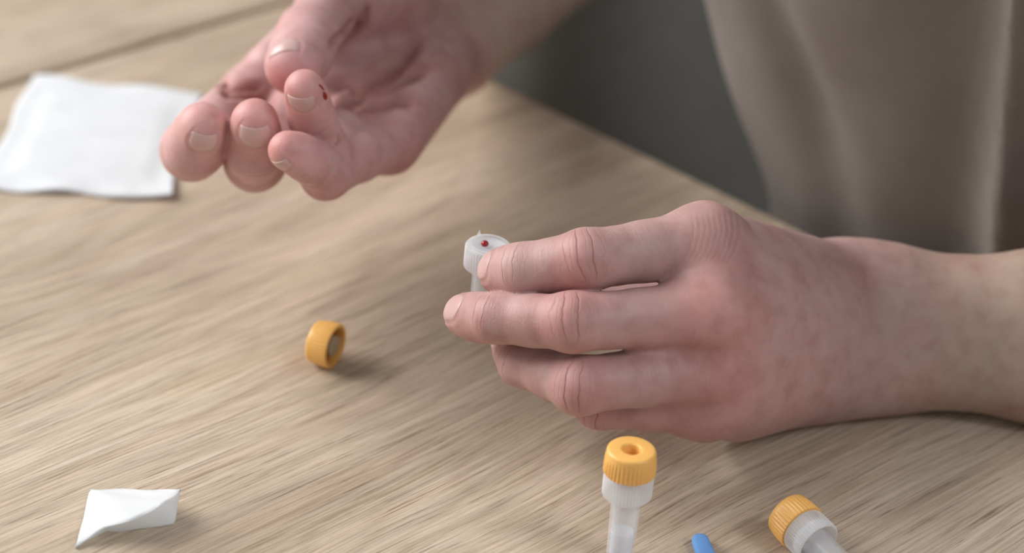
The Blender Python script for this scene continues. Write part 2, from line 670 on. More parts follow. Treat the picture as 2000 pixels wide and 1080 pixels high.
def dress_fingers(V, Nn, fingers, creases, joints):
    """returns displacement, finger coordinates and line weight"""
    disp = np.zeros(len(V))
    fc = np.zeros((len(V), 3))
    lw = np.zeros(len(V))
    kn = np.zeros((len(V), 3))
    owner_d = np.full(len(V), 1e3)
    owner = np.full(len(V), -1)
    for k, f in enumerate(fingers):
        l, u = f.chain.bounds()
        m = np.all((V > l - 3) & (V < u + 3), axis=1)
        d = np.full(len(V), 1e3)
        d[m] = f.chain.dist(V[m])
        better = d < owner_d
        owner[better] = k
        owner_d = np.minimum(d, owner_d)
    for k, f in enumerate(fingers):
        m = (owner == k) & (owner_d < 2.2)
        ids = np.where(m)[0]
        if not len(ids):
            continue
        p = V[ids]
        # coordinate along the finger
        s_all = np.zeros(len(p))
        best = np.full(len(p), 1e9)
        cum = 0
        for i in range(len(f.axes)):
            a, n, b = f.frame(i)
            L = np.linalg.norm(f.P[i + 1] - f.P[i])
            t = np.clip((p - f.P[i]) @ a, 0, L)
            q = p - (f.P[i] + t[:, None] * a)
            dd = np.linalg.norm(q, axis=1)
            bm_ = dd < best
            best = np.where(bm_, dd, best)
            ph = np.arctan2(q @ b, q @ n)
            s_all = np.where(bm_, cum + t, s_all)
            fc[ids[bm_], 1] = (ph * 8)[bm_]
            cum += L
        fc[ids, 0] = s_all
        fc[ids, 2] = k * 37
        Ltot = cum - np.linalg.norm(f.P[-1] - f.P[-2])
        lw[ids] = np.clip(1.6 - owner_d[ids], 0, 1) * .55 * np.clip((Ltot + 4 - s_all) / 5, 0, 1)
        for j, wj in joints[k]:
            a, n, b = f.joint_frame(j)
            qq = p - f.P[j]
            ph = np.arctan2(qq @ b, qq @ n)
            sj = qq @ a
            u = ph / 1.15
            x = sj / np.maximum(1.0 - .42 * u * u, .25) / (f.r[j] / 9.0)
            wgt = wj * np.clip((1.0 - np.abs(u)) / .5, 0, 1) * np.clip((8 - np.abs(x)) / 2.5, 0, 1)
            m2 = (wgt > 0) & (np.linalg.norm(qq, axis=1) < f.r[j] * 1.9)
            kn[ids[m2]] = np.stack([x, ph * f.r[j], wgt], 1)[m2]
        for (fk, j, off, bow, pm, wd, dep) in creases:
            if fk != k:
                continue
            a, n, b = f.joint_frame(j)
            q = p - f.P[j]
            ph = np.arctan2(q @ b, q @ n)
            s = q @ a
            near = np.linalg.norm(q, axis=1) < f.r[j] * 1.9
            if pm < 0:                         # crease on the palm side
                ph = np.arctan2(q @ b, -(q @ n))
            am = abs(pm)
            u = ph / am
            wob = .2 * np.sin(ph * 4 + j * 2 + k * 3 + off * 2)
            c = off + bow * u * u + wob
            g = np.exp(-((s - c) / wd) ** 2) * np.clip(1.25 - np.abs(u), 0, .5) * 2
            disp[ids] += np.where(near & (np.abs(u) < 1.25), -dep * g, 0)
        # crease rim round the nail
        if f.nail:
            i = len(f.axes) - 1
            a, n, b = f.frame(i)
            L = np.linalg.norm(f.P[i + 1] - f.P[i])
            q = p - f.P[i]
            s = (q @ a) / L
            ph = np.arctan2(q @ b, q @ n)
            s0, s1, am = f.nail
            am = math.radians(am)
            e = ((np.clip(np.abs(ph) / am, 0, 9)) ** 3 + (np.clip((s1 - s) / (s1 - s0), 0, 9)) ** 3) ** (1 / 3)
            ok = (s > s0 - .35) & (np.abs(ph) < 1.6) & (np.linalg.norm(q, axis=1) < L * 1.4)
            end = np.clip((s1 + .02 - s) / .06, 0, 1)
            disp[ids] += np.where(ok, end * (.14 * np.exp(-((e - 1.2) / .13) ** 2) - .14 * np.exp(-((e - 1.03) / .08) ** 2)), 0)
    return disp, fc, lw, kn, owner, owner_d


def make_nail(f, chains, root, label=None):
    i = len(f.axes) - 1
    a, n, b = f.frame(i)
    L = np.linalg.norm(f.P[i + 1] - f.P[i])
    s0, s1, am = f.nail
    am = math.radians(am)
    nu, nv = 15, 13
    pts, dirs = [], []
    for iu in range(nu):
        for iv in range(nv):
            x = -1 + 2 * iv / (nv - 1)
            ph = x * am
            lo_ = s0 + (s1 - s0) * (1 - math.sqrt(max(0, 1 - abs(x) ** 2.3))) * .82
            hi_ = s1 - .035 * x * x
            s = lo_ + (hi_ - lo_) * iu / (nu - 1)
            r0 = f.P[i] + a * (L * min(s, 1) - max(0.0, 0.0))
            # walk from inside the tip outwards
            core = f.P[i] + a * min(L * s, L - f.r[i + 1] * .75)
            tgt = f.P[i] + a * (L * s) + (math.cos(ph) * n + math.sin(ph) * b) * f.r[i + 1]
            pts.append(core)
            dirs.append(nrm(tgt - core))
    p = np.array(pts)
    d = np.array(dirs)
    t = np.zeros(len(p))
    for _ in range(40):
        t += -sdf(chains, p + t[:, None] * d) * .8
    c = (t - .05)[:, None] * d + p
    uu = np.repeat(np.linspace(0, 1, nu), nv)
    xx = np.tile(np.linspace(-1, 1, nv), nu)
    lift = -.01 + .2 * (1 - xx ** 4) * np.minimum(1, uu * 4) + .12 * uu ** 4
    top = c + d * lift[:, None]
    bot = c - d * .55
    V = np.concatenate([top, bot])
    Fc = []
    N = nu * nv
    for iu in range(nu - 1):
        for iv in range(nv - 1):
            q = iu * nv + iv
            Fc.append((q, q + 1, q + nv + 1, q + nv))
            Fc.append((N + q, N + q + nv, N + q + nv + 1, N + q + 1))
    ring = [iv for iv in range(nv)] + [iu * nv + nv - 1 for iu in range(1, nu)] + \
           [(nu - 1) * nv + iv for iv in range(nv - 2, -1, -1)] + [iu * nv for iu in range(nu - 2, 0, -1)]
    for k in range(len(ring)):
        x, y = ring[k], ring[(k + 1) % len(ring)]
        Fc.append((x, x + N, y + N, y))
    return mesh_obj('fingernail', to_m(V) - np.array(root.location), Fc, M['nail'], root, True, True)


# skin albedo palette (linear)
C_BASE = np.array([.475, .302, .28])
C_RED = np.array([.49, .235, .222])
C_PALM = np.array([.57, .345, .338])
C_ARM = np.array([.43, .315, .255])


def tone(V, base, spots):
    col = np.tile(base, (len(V), 1))
    for c, p, r, amt in spots:
        g = amt * np.exp(-((V - p) ** 2).sum(1) / (r * r))
        col = col * (1 - g[:, None]) + np.asarray(c) * g[:, None]
    return col


#@LEFT
LD = cdir(0, .28, -1)
L_idx = Finger(U3((1375, 470, 705), (1143, 508, 690), (1022, 527, 696), (950, 532, 710)), (11.0, 9.2, 7.9, 7.4), LD, 10, 32)
L_mid = Finger(U3((1385, 612, 696), (1118, 629, 683), (966, 621, 694), (884, 612, 711)), (10.8, 8.8, 7.3, 6.9), LD, 10, 32)
L_rng = Finger(U3((1378, 722, 701), (1132, 753, 689), (1020, 708, 707), (990, 650, 724)), (9.7, 8.6, 7.2, 6.8), cdir(-.3, -.1, -1), 8, 36)
L_pky = Finger(U3((1372, 795, 712), (1172, 788, 707), (1092, 745, 722), (1035, 690, 738)), (9.6, 7.6, 6.4, 6.0), cdir(-.4, -.5, -1), 8, 32)
L_thb = Finger(U3((1560, 570, 775), (1350, 604, 757), (1130, 600, 753), (966, 553, 737)), (14, 11.5, 9.6, 8.6), cdir(0, .6, .8), 10, 40, nail=(.5, .97, 50))
wl, wu = Uh(1720, 694, 17.2), Uh(1715, 585, 33)
fl, fu_ = Uh(2050, 712, 18.2), Uh(2050, 605, 36)
L_ELB = Uh(3050, 690, 40)
L_palm = Chain([
    (L_idx.P[0], U(1640, 560, 762), 10.6, 12.5),
    (L_mid.P[0], U(1650, 610, 757), 10.8, 13.5),
    (L_rng.P[0] + (U(1655, 665, 757) - L_rng.P[0]) * .2, U(1655, 665, 757), 9.8, 13.5),
    (L_pky.P[0], U(1640, 712, 757), 9.6, 14.0),
    (U(1640, 560, 762), wu, 12.5, 16.0),
    (U(1640, 712, 757), wl, 14.0, 16.6),
    (wu, fu_, 16.0, 17.6), (wl, fl, 16.6, 17.8),
    (fu_, L_ELB, 17.6, 36), (fl, L_ELB, 17.8, 36),
    (U(1560, 590, 772), U(1430, 560, 745), 14, 11),
    (U(1560, 740, 765), U(1430, 790, 735), 14, 11),
    (U(1395, 545, 703), U(1560, 570, 742), 9.6, 11.5), (U(1420, 668, 706), U(1560, 645, 742), 9.2, 11.5), (U(1420, 760, 714), U(1560, 700, 744), 8.4, 11.5),
], 13.0)
L_fing = [L_idx, L_mid, L_rng, L_pky, L_thb]
L_chains = [L_palm, L_thb.chain, L_idx.chain, L_mid.chain, L_rng.chain, L_pky.chain]
L_cre = []
for k in range(4):
    for o_, dep in ((-2.3, .13), (2.5, .15)):
        L_cre.append((k, 1, o_, -o_ * .4, 1.0, .75, dep))
    L_cre.append((k, 2, 0.0, .4, .95, .7, .12))
L_jn = [[(1, 1.0), (2, .5)] for _ in range(4)] + [[]]

#@RIGHT
RD = cdir(.1, -1, -.75)
R_idx = Finger(U3((492, 190, 812), (374, 293, 770), (383, 288, 749), (404, 226, 731)), (11.2, 10.0, 9.4, 8.3), RD, 8, 24, nail=(.55, .95, 42))
R_mid = Finger(U3((600, 205, 812), (498, 314, 770), (497, 290, 748), (498, 214, 729)), (11.0, 10.0, 9.0, 7.7), RD, 8, 24, nail=(.52, .94, 50))
R_rng = Finger(U3((690, 240, 800), (634, 302, 755), (608, 228, 741), (588, 154, 723)), (10.2, 8.2, 7.2, 6.3), cdir(-.2, -.75, -1), 7, 22, nail=(.56, .86, 50))
R_pky = Finger(U3((758, 282, 790), (636, 341, 752), (600, 313, 734), (536, 285, 722)), (9.4, 8.0, 6.8, 5.9), cdir(-.15, -1, -.3), 8, 24, nail=(.56, .88, 40))
R_thb = Finger(U3((770, -10, 850), (655, -15, 822), (602, 68, 790), (562, 150, 757)), (15, 11.6, 10.4, 10.0), cdir(-.25, 1, .05), 10, 40, nail=(.72, .92, 44))
rw_u, rw_r = U(885, 108, 900), U(860, 25, 905)
rf_u, rf_r = U(985, 15, 992), U(925, -65, 992)
R_ELB = U(1230, -260, 1090)
R_palm = Chain([
    (R_idx.P[0], U(800, 50, 868), 10.8, 12),
    (R_mid.P[0], U(815, 75, 868), 10.6, 12),
    (R_rng.P[0], U(835, 105, 866), 10.2, 12),
    (R_pky.P[0], U(845, 135, 862), 9.6, 13),
    (U(800, 50, 868), rw_r, 12, 15), (U(845, 135, 862), rw_u, 13, 15.5),
    (rw_r, rf_r, 15, 21), (rw_u, rf_u, 15.5, 20),
    (rf_r, R_ELB, 21, 38), (rf_u, R_ELB, 20, 38),
    (U(765, 262, 796), U(838, 150, 856), 10.5, 13),          # heel of the hand, little-finger side
    (U(690, 15, 835), U(790, 20, 862), 13.5, 13),            # ball of the thumb
    (U(535, 130, 815), U(650, 30, 835), 9.5, 11),            # web between thumb and index finger
], 7.0)
R_fing = [R_idx, R_mid, R_rng, R_pky, R_thb]
R_chains = [R_palm, R_thb.chain, R_idx.chain, R_mid.chain, R_rng.chain, R_pky.chain]
R_cre = []
for k in range(4):
    R_cre.append((k, 2, 0.0, .3, 1.0, .6, .22))
    R_cre.append((k, 1, 0.0, .3, 1.0, .7, .25))
R_cre.append((4, 2, 0.0, .3, 1.0, .6, .25))
R_jn = [[(1, .5), (2, .4)] for _ in range(4)] + [[(2, .8)]]


def project(V):
    q = V - CAMP
    d = q @ FWD
    return np.stack([1000 + F_PX * (q @ RT) / d, 540 - F_PX * (q @ UP) / d], -1), d


def furrow(V, Nn, line, wd, dep):
    """a palm line pressed into the skin along a path (pixels only locate the path)"""
    pp, d = project(V)
    face = -((V - CAMP) / np.linalg.norm(V - CAMP, axis=1)[:, None] * Nn).sum(1) > .1
    line = np.asarray(line, float)
    best = np.full(len(V), 1e9)
    taper = np.zeros(len(V))
    tot = len(line) - 1
    for i in range(tot):
        a, b = line[i], line[i + 1]
        t = np.clip(((pp - a) @ (b - a)) / ((b - a) @ (b - a)), 0, 1)
        dd = np.linalg.norm(pp - (a + t[:, None] * (b - a)), axis=1)
        m = dd < best
        best = np.where(m, dd, best)
        u = (i + t) / tot
        taper = np.where(m, np.minimum(1, np.minimum(u, 1 - u) * 6 + .15), taper)
    mm = best / (F_PX / d)
    return np.where(face, -dep * taper * np.exp(-(mm / wd) ** 2), 0)


person_loc = to_m(E2 + ED * 62 + GR * 138)
person_loc[2] = .46
person = empty('person', tuple(person_loc))
tag(person, 'seated person in a taupe t-shirt with a pricked finger, other hand gripping a small tube', 'person')


def finish_hand(V, Q, fingers, creases, joints, furrows, spots, base, arm_from, arm_dir, arm_tone):
    N = normals(V, Q)
    disp, fc, lw, kn, owner, od = dress_fingers(V, N, fingers, creases, joints)
    dist_cam = (V - CAMP) @ FWD
    line_tint = np.zeros(len(V))
    for ln, wd, dep, onpalm in furrows:
        g = furrow(V, N, ln, wd, dep)
        if onpalm:
            g = np.where(dist_cam > 777, g, 0)
        disp += g
        if dep > 0:
            line_tint = np.maximum(line_tint, np.clip(furrow(V, N, ln, max(wd * .5, .45), -1.0), 0, 1) * (1 if not onpalm else (dist_cam > 777)) * (.6 if onpalm else .12 if wd < .5 else .3))
    V2 = V + N * disp[:, None]
    col = tone(V, base, spots)
    t = np.clip(((V - arm_from) @ arm_dir) / 55 + .5, 0, 1)
    t = t * t * (3 - 2 * t)
    col = col * (1 - t[:, None]) + arm_tone * t[:, None]
    col *= (1 + .05 * vnoise(V, .22, 3) + .04 * vnoise(V, .6, 5))[:, None]
    # creases hold a little more red
    cr = np.clip(-disp * 1.1, 0, .4)[:, None]
    col = col * (1 - cr) + np.array([.40, .17, .14]) * cr
    col = col * (1 - line_tint[:, None]) + np.array([.27, .10, .085]) * line_tint[:, None]
    return V2, Q, col, fc, lw, kn


lo_cut = None
pr = project
L_lo = np.minimum(U(850, 380, 670), Uh(2060, 900, -5)) - 12
VL, QL = build_surface(L_chains, .58, hi=np.array([Uh(2170, 690, 20)[0], 1e5, 1e5]))
Lsp = []
for f in L_fing[:4]:
    Lsp += [(C_RED, f.P[1] + LD * 6, 11, .55), (C_RED, f.P[3], 13, .45), (C_RED, f.P[0] + LD * 8, 15, .22), (C_RED, f.P[2], 8, .25)]
Lsp += [(np.array([.60, .22, .19]), U(1395, 600, 684), 12, .38), (C_RED, U(1400, 780, 700), 24, .5),
        (np.array([.40, .30, .27]), U(1700, 720, 745), 22, .35), (C_BASE * 1.1, U(1640, 530, 745), 20, .5)]
Lfur = [([(1700, 560), (1640, 610), (1560, 650)], 3.0, -.35, False),
        ([(1640, 560), (1540, 520), (1440, 470)], 2.6, -.35, False),
        ([(1650, 640), (1540, 625), (1420, 612)], 2.2, -.4, False),
        ([(1650, 690), (1540, 700), (1420, 725)], 2.2, -.35, False)]
for k in range(9):                                 # skin folds over the index knuckle
    x = 1350 + k * 11
    Lfur.append(([(x, 415 - k), (x + 6, 450), (x - 4, 490), (x - 20, 515)], .42, .16, False))
L_parts = finish_hand(VL, QL, L_fing, L_cre, L_jn, Lfur, Lsp, C_BASE, Uh(1760, 640, 20), nrm(fl - wl), C_ARM)

VR, QR = build_surface(R_chains, .62, hi=np.array([1e5, (rf_u + (R_ELB - rf_u) * .36)[1], 1e5]))
ZU0 = np.array([0, 0, 1.0])
Rsp = []
for f in R_fing[:4]:
    Rsp += [(np.array([.62, .30, .28]), f.P[3], 12, .75), (C_RED, f.P[1], 12, .35)]
Rsp += [(np.array([.60, .24, .235]), R_thb.P[3] - ZU0 * 3, 11, .9), (C_RED, R_pky.P[0], 20, .5), (C_PALM * np.array([.92, .98, 1.04]), U(755, 60, 850), 16, .7)]
Rfur = [([(648, 168), (700, 160), (750, 132), (795, 105), (818, 80)], 2.3, 4.2, True),
        ([(655, 205), (690, 178), (740, 152), (800, 118)], 1.9, 3.0, True),
        ([(660, 215), (720, 175), (790, 150), (835, 135)], 2.1, 3.6, True),
        ([(660, 218), (720, 205), (780, 192), (815, 200)], 2.2, 3.0, True),
        ([(648, 92), (680, 68), (700, 40)], 1.9, 3.4, False),
        ([(690, 72), (715, 45), (720, 10)], 1.1, 1.2, True),
        ([(420, 160), (470, 165), (520, 170)], 1.6, 2.0, True),
        ([(430, 175), (480, 182), (530, 195)], 1.9, 3.0, True),
        ([(655, 287), (664, 275), (660, 262)], .6, .5, False)]
R_parts = finish_hand(VR, QR, R_fing, R_cre, R_jn, Rfur, Rsp, C_PALM, U(915, 60, 890), nrm(rf_u - rw_u), np.array([.66, .51, .43]))  # right forearm tone lightened beyond the left, brightness of lit skin painted in

# the rest of the body, coarser: upper arms, trunk, neck
LAT = ED.copy()                                   # the person's left
NOR = GR.copy()                                   # away from the table
ZU = np.array([0, 0, 1.0])
PC = E2 + LAT * 62 + NOR * 138
PC[2] = 0


def TP(z):
    """axis of the trunk, leaning towards the table"""
    return PC + ZU * z - NOR * (.36 * max(z + 70, 0))

SH_L = TP(320) + LAT * 185
SH_R = TP(320) - LAT * 185
B_chains = [Chain([
    (PC + ZU * -250 - LAT * 70, PC + ZU * -60 - LAT * 60, 92, 74), (PC + ZU * -250 + LAT * 70, PC + ZU * -60 + LAT * 60, 92, 74),
    (PC + ZU * -60 - LAT * 60, TP(230) - LAT * 85, 74, 76), (PC + ZU * -60 + LAT * 60, TP(230) + LAT * 85, 74, 76),
    (TP(300), TP(430), 58, 52),
    (SH_L, TP(340), 48, 50), (SH_R, TP(340), 48, 50),
    (SH_L, L_ELB, 52, 36), (SH_R, R_ELB, 52, 37),
], 30),
    Chain([(fl + (L_ELB - fl) * .06, L_ELB, 21.0, 36), (fu_ + (L_ELB - fu_) * .06, L_ELB, 20.8, 36)], 13.0, None, 16),
    Chain([(rf_u + (R_ELB - rf_u) * .12, R_ELB, 21.6, 37.6), (rf_r + (R_ELB - rf_r) * .12, R_ELB, 22.5, 37.6)], 7.0, None, 16)]
VB, QB = build_surface(B_chains, 6.0)
bcol = np.tile(C_ARM, (len(VB), 1))
parts = [L_parts, R_parts, (VB, QB, bcol, np.zeros((len(VB), 3)), np.zeros(len(VB)), np.zeros((len(VB), 3)))]
off = 0
AV, AQ = [], []
for p in parts:
    AV.append(p[0])
    AQ.append(p[1] + off)
    off += len(p[0])
AV, AQ = np.concatenate(AV), np.concatenate(AQ)
ACOL = np.concatenate([p[2] for p in parts])
AFC = np.concatenate([p[3] for p in parts])
ALW = np.concatenate([p[4] for p in parts])
AKN = np.concatenate([p[5] for p in parts])
me = bpy.data.meshes.new('body')
Vm = (to_m(AV) - person_loc).astype(np.float32)
me.vertices.add(len(Vm))
me.vertices.foreach_set('co', Vm.ravel())
me.loops.add(len(AQ) * 4)
me.loops.foreach_set('vertex_index', AQ.astype(np.int32).ravel())
me.polygons.add(len(AQ))
me.polygons.foreach_set('loop_start', np.arange(0, len(AQ) * 4, 4, dtype=np.int32))
me.polygons.foreach_set('use_smooth', np.ones(len(AQ), bool))
me.update(calc_edges=True)
me.validate()
at = me.attributes.new('skin_tone', 'FLOAT_COLOR', 'POINT')
at.data.foreach_set('color', np.concatenate([ACOL, np.ones((len(ACOL), 1))], 1).astype(np.float32).ravel())
at = me.attributes.new('finger_coord', 'FLOAT_VECTOR', 'POINT')
at.data.foreach_set('vector', AFC.astype(np.float32).ravel())
at = me.attributes.new('line_weight', 'FLOAT', 'POINT')
at.data.foreach_set('value', ALW.astype(np.float32))
at = me.attributes.new('knuckle', 'FLOAT_VECTOR', 'POINT')
at.data.foreach_set('vector', AKN.astype(np.float32).ravel())
me.materials.append(M['skin'])
body = bpy.data.objects.new('body', me)
COL.objects.link(body)
body.parent = person

for f in L_fing:
    make_nail(f, L_chains, person)
for f in R_fing:
    make_nail(f, R_chains, person)

#@CLOTHES
def cloth(name, chains, h, mat, fold):
    V, Q = build_surface(chains, h, it=6)
    N = normals(V, Q)
    V = V + N * fold(V)[:, None]
    me = bpy.data.meshes.new(name)
    o = mesh_obj(name, to_m(V) - person_loc, Q, mat, person)
    return o


SK = 9.0
slv_l = SH_L + (L_ELB - SH_L) * .55
slv_r = SH_R + (R_ELB - SH_R) * .45
T_chains = [Chain([
    (PC + ZU * -240 - LAT * 70, PC + ZU * -60 - LAT * 62, 112, 98), (PC + ZU * -240 + LAT * 70, PC + ZU * -60 + LAT * 62, 112, 98),
    (PC + ZU * -60 - LAT * 62, TP(230) - LAT * 90, 98, 99), (PC + ZU * -60 + LAT * 62, TP(230) + LAT * 90, 98, 99),
    (SH_L, TP(335), 68, 70), (SH_R, TP(335), 68, 70),
    (SH_L, slv_l, 66, 66), (SH_R, slv_r, 66, 66)], 40)]


def folds(V):
    q = V - PC
    a, z = q @ LAT, q[:, 2]
    ridge = (np.array([158.0, 723, 0]) - PC) @ LAT
    dip = (np.array([95.0, 767, 0]) - PC) @ LAT
    return 11 * np.exp(-((a - ridge - .08 * z) / 9) ** 2) - 5 * np.exp(-((a - dip + .25 * (z - 40)) / 13) ** 2) + 4.5 * np.sin(a * .045 + z * .014 + 1.2 * np.sin(z * .02)) + 7 * vnoise(V, .03, 11) + 2.5 * vnoise(V, .07, 12)


cloth('shirt', T_chains, 6.0, M['shirt'], folds)
LEGS = []
for s in (-1, 1):
    hip = PC + ZU * -225 + LAT * 85 * s
    knee = hip - NOR * 420 + LAT * 40 * s + ZU * -15
    LEGS += [(hip, knee, 82, 62), (knee, knee + ZU * -430 + NOR * 30, 60, 48), (knee + ZU * -430 + NOR * 30, knee + ZU * -455 - NOR * 120, 42, 34)]
cloth('trousers', [Chain(LEGS + [(PC + ZU * -215 - LAT * 60, PC + ZU * -215 + LAT * 60, 98, 98)], 20)], 9.0, M['trousers'], lambda V: 3 * vnoise(V, .05, 21))

#@CHAIR
# ------------------------------------------------------------------ upholstered tub chair behind the person
def chair_part(name, chains, h, mat, parent):
    V, Q = build_surface(chains, h, it=6)
    return mesh_obj(name, to_m(V) - np.array(parent.location), Q, mat, parent)


CC = PC + NOR * 60
chair_loc = to_m(CC)
chair_loc[2] = 0
chair = empty('armchair', tuple(chair_loc))
tag(chair, 'dark grey upholstered tub armchair the person sits in', 'chair')
ring = []
for k in range(13):
    an = math.radians(-100 + 200 * k / 12)
    ring.append(CC + NOR * (330 * math.cos(an)) + LAT * (360 * math.sin(an)))
sh = []
for k in range(12):
    a, b = ring[k], ring[k + 1]
    for z in range(-420, 100, 40):
        sh.append((a + ZU * z, b + ZU * z, 52, 52))
chair_part('shell', [Chain(sh, 30)], 12, M['chair'], chair)
seat = []
for a in (-150, -50, 50, 150):
    seat.append((CC - NOR * 230 + LAT * a + ZU * -385, CC + NOR * 230 + LAT * a + ZU * -385, 66, 66))
chair_part('seat', [Chain(seat, 30)], 12, M['chair'], chair)
for a in (-1, 1):
    for b in (-1, 1):
        bm = bmesh.new()
        bmesh.ops.create_cone(bm, cap_ends=True, segments=16, radius1=.014, radius2=.022, depth=.30)
        o = bm_obj('leg', bm, M['dark_metal'], chair, True)
        p = (LAT * 230 * a + NOR * (200 * b)) / 1000
        o.location = (p[0], p[1], .15)

#@SMALL
# ------------------------------------------------------------------ small things on the table
def lathe(profile, n=72, ribs=0, amp=0.0):
    """profile rows (r, z, ribbed 0/1) in mm -> verts, faces"""
    V, Fc = [], []
    for r, z, rb in profile:
        for k in range(n):
            a = 2 * math.pi * k / n
            rr = r
            if rb and ribs:
                c = math.cos(a * ribs)
                rr = r + amp * (abs(c) ** .7 * (1 if c > 0 else -1)) * rb
            V.append((rr * math.cos(a), rr * math.sin(a), z))
    for i in range(len(profile) - 1):
        for k in range(n):
            a, b = i * n + k, i * n + (k + 1) % n
            Fc.append((a, b, b + n, a + n))
    return np.array(V, float), Fc


def close_ends(V, Fc, n, first=True, last=True):
    L = len(V)
    if first:
        Fc.append(tuple(range(n - 1, -1, -1)))
    if last:
        Fc.append(tuple(range(L - n, L)))
    return V, Fc


K = 1.045                                          # cap and collar size


def lathe_obj(name, prof, mat, parent, n=72, ribs=0, amp=0.0, shift=(0, 0, 0)):
    V, Fc = lathe(prof, n, ribs, amp)
    close_ends(V, Fc, n)
    V = (V * (K if ribs else 1) + np.array(shift)) / 1000
    o = mesh_obj(name, V, Fc, mat, parent, True, True)
    md = o.data
    md.set_sharp_from_angle(angle=math.radians(40))
    return o


NR = 192
CAP = [(.4, 1.6, 0), (2.3, 1.7, 0), (2.5, 2.4, 0), (2.55, 7.0, 0), (2.72, 7.35, 0), (3.05, 7.5, 0), (3.5, 7.52, 0), (6.0, 7.5, 0), (6.5, 7.4, 0),
       (6.8, 7.1, 0), (6.95, 6.6, 0), (7.0, 5.9, 0), (7.05, 5.2, .6), (7.15, 3.8, 1), (7.28, .35, 1), (7.2, .05, 1), (7.0, 0, .3), (6.2, 0, 0),
       (6.1, .3, 0), (6.05, 5.6, 0), (3.4, 5.7, 0), (3.2, 5.5, 0), (3.1, 1.2, 0), (2.9, 1.0, 0), (.4, 1.0, 0)]
COLLAR = [(4.45, 2.6, 0), (6.2, 2.4, 0), (6.3, 1.9, 0), (6.35, -1.3, 0), (6.45, -1.5, 0), (6.75, -1.5, 0), (6.92, -1.3, 1), (6.95, 1.0, 1), (6.95, 5.4, 1), (6.6, 5.9, 0), (6.0, 6.0, 0), (5.9, 6.4, 0), (5.2, 6.4, 0), (5.1, 5.2, 0), (4.5, 3.4, 0)]


def tube_body(r0, r1, h):
    return [(.6, 0.0, 0), (r0 - .5, 0, 0), (r0, .5, 0), (r0 + (r1 - r0) * .5, h * .5, 0), (r1, h, 0), (r1 - .75, h, 0),
            (r0 + (r1 - r0) * .5 - .75, h * .5, 0), (r0 - .75, 1.6, 0), (r0 - 1.6, 1.1, 0), (.6, 1.0, 0)]


def make_tube(name, loc, rot, capped=True, liquid=(4, 14), body_h=29.0):
    t = empty(name, loc, rot)
    lathe_obj('body', tube_body(4.1, 4.5, body_h), M['plastic'], t, 64)
    lathe_obj('collar', COLLAR, M['collar'], t, NR, 48, .13, (0, 0, body_h - 4.0))
    if liquid:
        r = 3.3
        lathe_obj('liquid', [(.2, 1.3, 0), (r - 1, 1.3, 0), (r, 2.0, 0), (r + .06, liquid[1] - .3, 0), (r - .25, liquid[1], 0), (.2, liquid[1] - .1, 0)], M['liquid'], t, 48)
    if capped:
        lathe_obj('cap', CAP, M['orange'], t, NR, 40, .16, (0, 0, body_h + 2.4))
    return t


t = make_tube('sample_tube', to_m(Uh(1234, 877, 39.2)) - np.array([0, 0, .0392]), (0, 0, .3), liquid=(4, 10.5))
tag(t, 'clear tube standing upright with an orange holed cap and milky liquid', 'sample tube', 'clear sample tubes')

pa, pb = Uh(1566, 1032, 7.4), Uh(1612, 1081, 5.6)
ax = nrm(pa - pb)
pos = pa - ax * 31.6                               # base of the tube
q = Vector(ax).to_track_quat('Z', 'Y')
base_m = to_m(pos)
# lie on cap rim and body: tip the axis so that both touch
horiz = nrm(np.array([ax[0], ax[1], 0]))
tilt = math.asin((7.75 - 4.1) / 33)
ax2 = horiz * math.cos(tilt) + ZU * math.sin(tilt)
base = pa - ax2 * 31.6
base[2] = 4.15
t = make_tube('sample_tube', to_m(base), Vector(ax2).to_track_quat('Z', 'Y').to_euler(), liquid=None)
tag(t, 'clear tube lying on its side with an orange ribbed cap at the near edge', 'sample tube', 'clear sample tubes')

# open tube held between index finger and thumb
htop = U(955, 476, 716)
haxis = nrm(ZU + .02 * RT)
hb = htop - haxis * 31.6
t = make_tube('sample_tube', to_m(hb), Vector(haxis).to_track_quat('Z', 'Y').to_euler(), capped=False, liquid=None)
tag(t, 'open uncapped clear tube gripped by the fingers with a red drop on top', 'sample tube', 'clear sample tubes')
HM = np.array(Vector(haxis).to_track_quat('Z', 'Y').to_matrix())
lathe_obj('funnel', [(.8, 29.6, 0), (1.2, 29.7, 0), (3.4, 30.2, 0), (5.35, 30.9, 0), (5.35, 30.1, 0), (3.2, 29.4, 0), (1.2, 28.9, 0), (.8, 28.9, 0)], M['collar'], t, 64)


def local_of(p, origin, R):
    return R.T @ (np.asarray(p) - origin)


sp = local_of(U(936, 458, 722), hb, HM)
lathe_obj('spike', [(.75, 0, 0), (.5, .7, 0), (.22, 1.4, 0), (.06, 2.1, 0)], M['collar'], t, 16, 0, 0, (sp[0], sp[1], 30.6))
dp = local_of(U(948, 466, 717), hb, HM)
V, Fc = lathe([(.05, 1.2, 0), (.75, 1.05, 0), (1.15, .55, 0), (1.2, 0, 0), (.9, -.4, 0), (.05, -.5, 0)], 24)
close_ends(V, Fc, 24)
o = mesh_obj('blood_drop', (V + np.array([dp[0], dp[1], 30.4])) / 1000, Fc, M['blood'], t, True, True)
tag(o, 'red blood drop')

